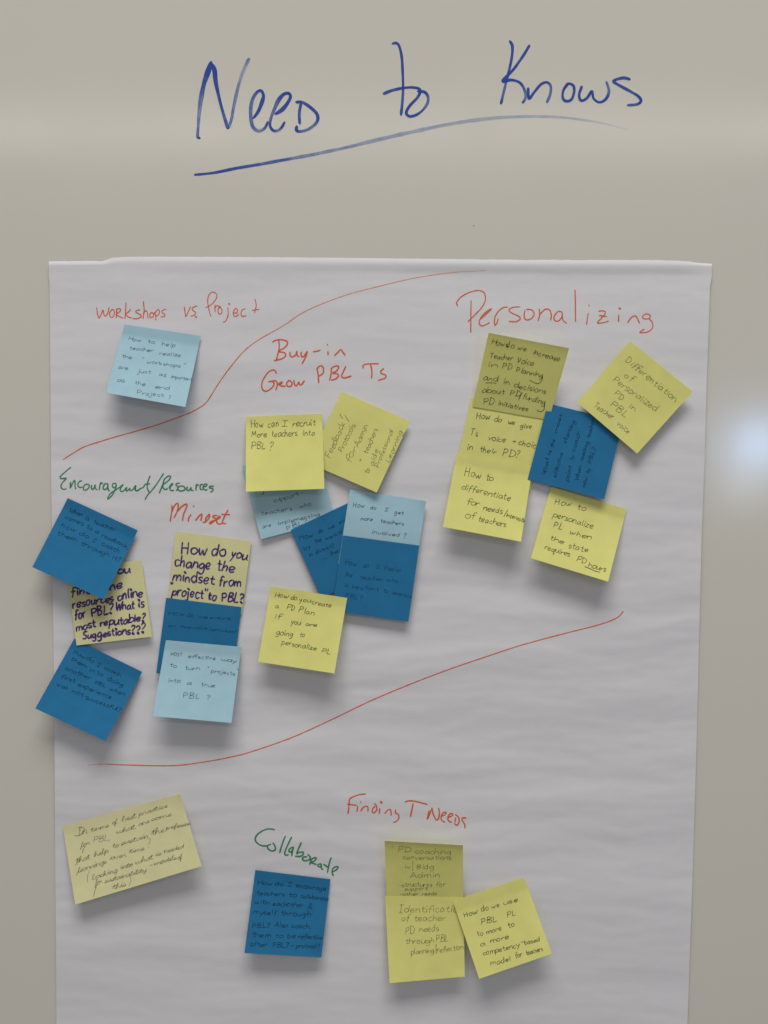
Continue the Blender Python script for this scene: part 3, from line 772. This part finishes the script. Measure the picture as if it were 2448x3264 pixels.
note(32, 'yellow', cP, [(588, 150), (1313, 370), (1135, 1062), (397, 838)], (0.4, 0.6, 15, 12), (0.14, 1.2), [
    [('How', 625, 322, 780, 340, 32), ('to', 840, 368, 915, 385, 30)],
    [('personalize', 608, 438, 985, 555, 32)],
    [('PL', 612, 542, 692, 568, 32), ('when', 765, 605, 968, 662, 28)],
    [('the', 580, 660, 702, 700, 28), ('state', 755, 738, 935, 782, 30)],
    [('requires', 525, 750, 768, 822, 28), ('PD', 835, 862, 922, 888, 28), ('hours', 945, 922, 1108, 968, 30)]],
    'yellow note asking how to personalize PL for state hours, under the vertical blue note', width=2.2, seed=12,
    lines=[[], [], [], [], [[(912, 918), (960, 936), (1010, 960), (1058, 970)]]])
cO = crop(1660, 1060, 3.0)
note(24, 'blue', cO, [(258, 678), (978, 852), (798, 1593), (65, 1405)], (2.6, 3.0, 6.5, 3.2), (0.1, 1.3), [
    [('What', 240, 1358, 272, 1205, 24), ('is', 285, 1172, 293, 1130, 20), ('the', 312, 1100, 326, 1020, 20), ('most', 345, 965, 398, 785, 20)],
    [('effective', 340, 1388, 402, 1150, 22), ('starting', 432, 1060, 520, 850, 22)],
    [('point', 455, 1422, 490, 1280, 22), ('to', 495, 1225, 512, 1183, 22), ('coach', 518, 1140, 572, 950, 22)],
    [('When', 548, 1418, 585, 1275, 22), ('coaching', 592, 1225, 652, 1045, 20), ('teachers', 660, 1010, 712, 818, 20)],
    [('new', 615, 1482, 640, 1390, 22), ('to', 648, 1350, 668, 1305, 20), ('PBL?', 670, 1255, 720, 1105, 22)]],
    'dark blue note with writing running upward, between the yellow column and the diamond note', ink='navy', width=2.0, seed=13)
note(38, 'yellow', cO, [(1047, 82), (1645, 565), (1113, 1157), (540, 668)], (5.5, 7.0, 7.0, 5.0), (0.0, 1.2), [
    [('Differentiation', 995, 275, 1468, 662, 36)],
    [('of', 985, 422, 1060, 470, 34)],
    [('Personalized', 880, 462, 1282, 752, 36)],
    [('PD', 892, 592, 968, 650, 32), ('in', 1030, 712, 1088, 752, 28)],
    [('PBL', 860, 698, 1002, 815, 34)],
    [('Teacher', 690, 708, 872, 828, 30), ('voice', 915, 878, 1022, 970, 30)]],
    'yellow diamond tilted note reading Differentiation of Personalized PD, far right of the paper', ink='black', width=1.8, seed=14, density=.85, bow=-1.5)

cF = crop(80, 1460, 3.0)
note(48, 'pale', cF, [(388, 1045), (1113, 978), (1213, 1708), (492, 1792)], (0.4, 0.4, 3.5, 2.4), (0.1, 1.3), [
    [('you', 820, 1118, 1000, 1098, 46)],
    [('find', 440, 1320, 640, 1292, 44), ('the', 760, 1272, 925, 1245, 46)],
    [('resources', 455, 1438, 845, 1372, 48), ('online', 885, 1358, 1118, 1325, 48)],
    [('for', 478, 1548, 582, 1525, 48), ('PBL', 640, 1515, 795, 1490, 46), ('?', 800, 1480, 835, 1475, 46), ('What', 865, 1458, 1042, 1440, 44), ('is', 1085, 1432, 1138, 1425, 48)],
    [('most', 490, 1652, 670, 1615, 44), ('reputable?', 718, 1612, 1145, 1555, 42)],
    [('Suggestions', 550, 1730, 1002, 1682, 40), ('???', 1018, 1682, 1145, 1665, 42)]],
    'pale yellow note with thick purple writing about resources online, between two dark blue notes', ink='purple', width=5.3, seed=15, slant=.16, mess=.95)
note(26, 'blue', cF, [(408, 383), (1078, 692), (752, 1352), (68, 1043)], (0.8, 1.6, 17, 13), (0.12, 1.15), [
    [('When', 415, 512, 542, 562, 24), ('a', 572, 588, 605, 602, 24), ('teacher', 650, 620, 852, 702, 24)],
    [('comes', 378, 578, 548, 648, 26), ('to', 585, 668, 637, 690, 24), ('a', 668, 708, 702, 724, 24), ('roadblock,', 732, 748, 982, 868, 22)],
    [('how', 340, 652, 480, 712, 26), ('do', 512, 732, 605, 768, 24), ('I', 638, 798, 672, 810, 20), ('coach', 728, 832, 895, 908, 26)],
    [('them', 305, 732, 480, 802, 26), ('through', 530, 828, 800, 942, 24), ('it?', 830, 965, 908, 990, 24)]],
    'dark blue note about a teacher at a roadblock, under green word Encouragement', ink='navy', width=2.0, seed=16)
cQ = crop(80, 1900, 3.0)
note(26, 'blue', cQ, [(470, 407), (1120, 725), (770, 1388), (97, 1075)], (1.5, 0.9, 17, 13), (0.12, 1.15), [
    [('How', 460, 548, 562, 595, 24), ('do', 580, 605, 652, 638, 24), ('I', 680, 665, 718, 680, 20), ('coach', 750, 695, 908, 772, 24)],
    [('them', 435, 608, 582, 692, 24), ('into', 610, 718, 742, 768, 22), ('doing', 780, 805, 932, 868, 24)],
    [('another', 380, 702, 622, 798, 24), ('PBL', 665, 842, 768, 872, 20), ('when', 805, 902, 948, 955, 24)],
    [('first', 340, 785, 468, 828, 24), ('experience', 505, 858, 818, 985, 24)],
    [('was', 295, 855, 400, 892, 24), ('not', 445, 918, 552, 958, 22), ('successful?', 575, 982, 908, 1108, 24)]],
    'dark blue note about another PBL after a first experience, lowest along the left edge', ink='navy', width=2.0, seed=17)
cG = crop(460, 1560, 2.765)
note(56, 'pale', cG, [(278, 367), (943, 458), (857, 1100), (205, 1010)], (0.4, 0.4, 0.6, 0.6), (0.1, 1.3), [
    [('How', 330, 565, 548, 575, 62), ('do', 592, 580, 715, 588, 56), ('you', 762, 600, 895, 622, 52)],
    [('change', 265, 672, 578, 708, 52), ('the', 638, 712, 782, 738, 50)],
    [('mindset', 252, 802, 608, 835, 52), ('from', 660, 845, 852, 858, 46)],
    [('"', 230, 862, 248, 864, 22), ('project', 245, 930, 515, 962, 46), ('"', 530, 915, 552, 918, 26), ('to', 560, 968, 630, 978, 40), ('PBL?', 685, 985, 868, 1000, 46)]],
    'pale yellow note with thick purple writing How do you change the mindset', ink='purple', width=5.2, seed=18, slant=.05, mess=.95, bow=.7)
note(22, 'blue', cG, [(192, 955), (857, 1038), (772, 1700), (105, 1620)], (1.5, 1.5, 1.2, 2.4), (0.1, 1.3), [
    [('How', 215, 1112, 350, 1112, 26), ('do', 375, 1122, 432, 1128, 22), ('we', 470, 1128, 552, 1138, 18), ('ensure', 580, 1138, 758, 1150, 16)],
    [('an', 210, 1212, 275, 1218, 18), ('innovative', 320, 1220, 552, 1235, 16), ('curriculum?', 575, 1242, 808, 1268, 16)]],
    'dark blue note with very faint writing, sandwiched below the purple Mindset note', ink='faint', width=1.8, seed=19)
note(20, 'sky', cG, [(190, 1328), (855, 1388), (768, 2058), (75, 1998)], (2.9, 2.9, 15, 17), (0.13, 1.15), [
    [('MOST', 232, 1465, 328, 1470, 15), ('effective', 388, 1484, 625, 1502, 18), ('way', 678, 1508, 805, 1528, 20)],
    [('to', 222, 1562, 284, 1572, 20), ('turn', 360, 1588, 484, 1594, 19), ('"', 553, 1588, 568, 1590, 16), ('projects', 590, 1612, 795, 1638, 18), ('"', 812, 1602, 824, 1604, 14)],
    [('into', 210, 1698, 316, 1702, 19), ('a', 375, 1718, 415, 1722, 20), ('true', 500, 1732, 625, 1745, 19)],
    [('PBL', 345, 1838, 488, 1845, 25), ('?', 548, 1848, 574, 1848, 24)]],
    'light blue note asking most effective way to turn projects into a true PBL', ink='slate', width=1.9, seed=20)
note(26, 'cream', lambda s: crop(200, 2520, 3.687)(s), [(-2, 422), (1378, 38), (1633, 888), (147, 1340)], (0.6, 5.0, 12, 9), (0.10, 1.2), [
    [('In', 170, 530, 285, 500, 34), ('terms', 335, 485, 540, 425, 20), ('of', 585, 400, 635, 385, 22), ('best', 695, 368, 862, 315, 22), ('practice', 895, 300, 1228, 195, 20)],
    [('for', 215, 665, 315, 635, 22), ('PBL,', 360, 612, 555, 580, 28), ('what', 630, 510, 852, 448, 22), ('are', 890, 418, 1020, 375, 20), ('some', 1045, 360, 1272, 295, 20)],
    [('that', 165, 850, 320, 800, 24), ('help', 375, 778, 540, 720, 22), ('to', 590, 672, 655, 662, 22), ('sustain', 690, 640, 1010, 550, 20), ('the', 1048, 522, 1188, 485, 24), ('profession', 1215, 460, 1508, 402, 18)],
    [('learnings', 180, 965, 518, 850, 22), ('over', 560, 815, 738, 775, 20), ('time', 785, 738, 960, 698, 20), ('?', 1000, 668, 1028, 660, 36)],
    [('(', 285, 1060, 305, 1055, 42), ('backing', 345, 1050, 645, 950, 22), ('into', 680, 925, 828, 885, 20), ('what', 855, 868, 1062, 800, 22), ('is', 1092, 772, 1162, 750, 18), ('needed', 1190, 735, 1418, 680, 20)],
    [('for', 385, 1110, 465, 1085, 24), ('sustainability', 495, 1085, 985, 950, 19), ('-', 1020, 895, 1062, 888, 18), ('models', 1078, 880, 1338, 805, 20), ('of', 1355, 815, 1402, 800, 22)],
    [('this', 590, 1162, 740, 1120, 22), (')', 775, 1105, 800, 1098, 42)]],
    'wide cream note filled with joined up handwriting, bottom left of the paper', ink='black', width=1.5, font=GC, slant=0.35, seed=21, density=.8, mess=.55, dogear=0.6,
    lines=[[[(205, 470), (200, 440), (235, 435), (255, 460), (215, 515), (165, 535), (138, 522)]], [[(262, 655), (238, 700), (232, 735), (240, 690)]], [[(205, 790), (150, 880)]], [[(185, 940), (160, 995)]], [], [[(405, 1100), (380, 1170), (362, 1245)]]])
cH = crop(740, 2620, 3.0)
note(28, 'blue', cH, [(222, 460), (940, 548), (853, 1295), (117, 1253)], (0.6, 0.6, 10, 11), (0.13, 1.2), [
    [('How', 245, 602, 378, 608, 26), ('do', 405, 608, 490, 612, 24), ('I', 525, 615, 568, 617, 22), ('encourage', 610, 625, 892, 660, 24)],
    [('teachers', 235, 697, 498, 712, 24), ('to', 540, 714, 612, 717, 24), ('collaborate', 655, 722, 918, 755, 22)],
    [('with', 215, 782, 352, 788, 24), ('each', 388, 800, 520, 807, 24), ('other', 525, 807, 680, 815, 24), ('&', 725, 822, 760, 826, 26)],
    [('myself', 205, 882, 418, 892, 26), ('through', 465, 890, 748, 905, 26)],
    [('PBL?', 195, 1010, 358, 1012, 26), ('Also', 405, 1005, 528, 1008, 26), ('coach,', 565, 1010, 750, 1020, 26)],
    [('them', 185, 1100, 368, 1106, 28), ('to', 415, 1106, 487, 1110, 26), ('be', 530, 1110, 602, 1112, 26), ('reflective', 635, 1114, 862, 1125, 24)],
    [('after', 170, 1190, 332, 1192, 26), ('PBL?', 390, 1198, 532, 1202, 26), ('-', 552, 1200, 598, 1200, 24), ('protocol?', 612, 1202, 835, 1206, 24)]],
    'dark blue note asking How do I encourage teachers to collaborate, under green word Collaborate', ink='navy', width=2.1, seed=22)
cT = crop(1210, 2650, 3.0)
note(28, 'yellow', cT, [(47, 90), (797, 133), (800, 860), (75, 840)], (15, 15, 0.5, 0.5), (0.0, 0.68), [
    [('-', 115, 165, 138, 165, 22), ('PD', 180, 196, 288, 198, 30), ('coaching', 340, 208, 680, 224, 28)],
    [('conversations', 222, 265, 682, 272, 22)],
    [('w', 242, 348, 292, 352, 28), ('Bldg', 355, 357, 515, 360, 26)],
    [('Admin', 292, 448, 572, 442, 32)],
    [('-structures', 185, 528, 500, 528, 24), ('for', 540, 528, 628, 526, 26)],
    [('support', 240, 566, 455, 560, 18)],
    [('-other', 190, 612, 372, 612, 18), ('needs', 405, 612, 542, 608, 18)]],
    'yellow note starting PD coaching conversations, above the Identification note', ink='pencil', width=1.9, seed=23,
    lines=[[], [], [[(318, 284), (318, 330), (317, 378)]]])
note(36, 'yellow', cT, [(52, 618), (800, 628), (815, 1390), (95, 1452)], (4.7, 4.7, 9, 13), (0.08, 1.4), [
    [('Identification', 182, 775, 795, 768, 38)],
    [('of', 212, 858, 280, 856, 34), ('teacher', 330, 856, 628, 850, 34)],
    [('PD', 247, 982, 328, 978, 36), ('needs', 380, 962, 562, 950, 34)],
    [('through', 247, 1075, 518, 1066, 30), ('PBL', 542, 1055, 655, 1050, 38)],
    [('planning', 302, 1175, 518, 1160, 28), ('reflection', 552, 1158, 798, 1130, 30)]],
    'yellow note reading Identification of teacher PD needs in light pencil', ink='pencil', width=2.0, seed=24,
    lines=[[], [], [], [], [[(540, 1078), (540, 1172)]]])
note(26, 'yellow', cT, [(700, 665), (1383, 440), (1648, 1170), (953, 1410)], (7.2, 1.5, 13, 16), (0.14, 1.2), [
    [('How', 815, 820, 932, 785, 28), ('do', 975, 762, 1042, 748, 28), ('we', 1075, 735, 1148, 715, 24), ('use', 1190, 705, 1322, 668, 24)],
    [('PBL', 975, 888, 1122, 858, 28), ('PL', 1225, 822, 1302, 802, 28)],
    [('to', 935, 1002, 988, 992, 28), ('more', 1025, 982, 1168, 945, 26), ('to', 1230, 922, 1288, 908, 28)],
    [('a', 965, 1098, 1005, 1088, 24), ('more', 1065, 1068, 1232, 1025, 26)],
    [('competency', 992, 1188, 1338, 1105, 26), ('-', 1355, 1075, 1382, 1068, 22), ('based', 1390, 1085, 1528, 1048, 26)],
    [('model', 1065, 1282, 1252, 1238, 28), ('for', 1300, 1210, 1362, 1195, 30), ('teachers', 1405, 1185, 1558, 1142, 24)]],
    'yellow note asking How do we use PBL PL, tilted, lowest right on the paper', width=2.1, seed=25)
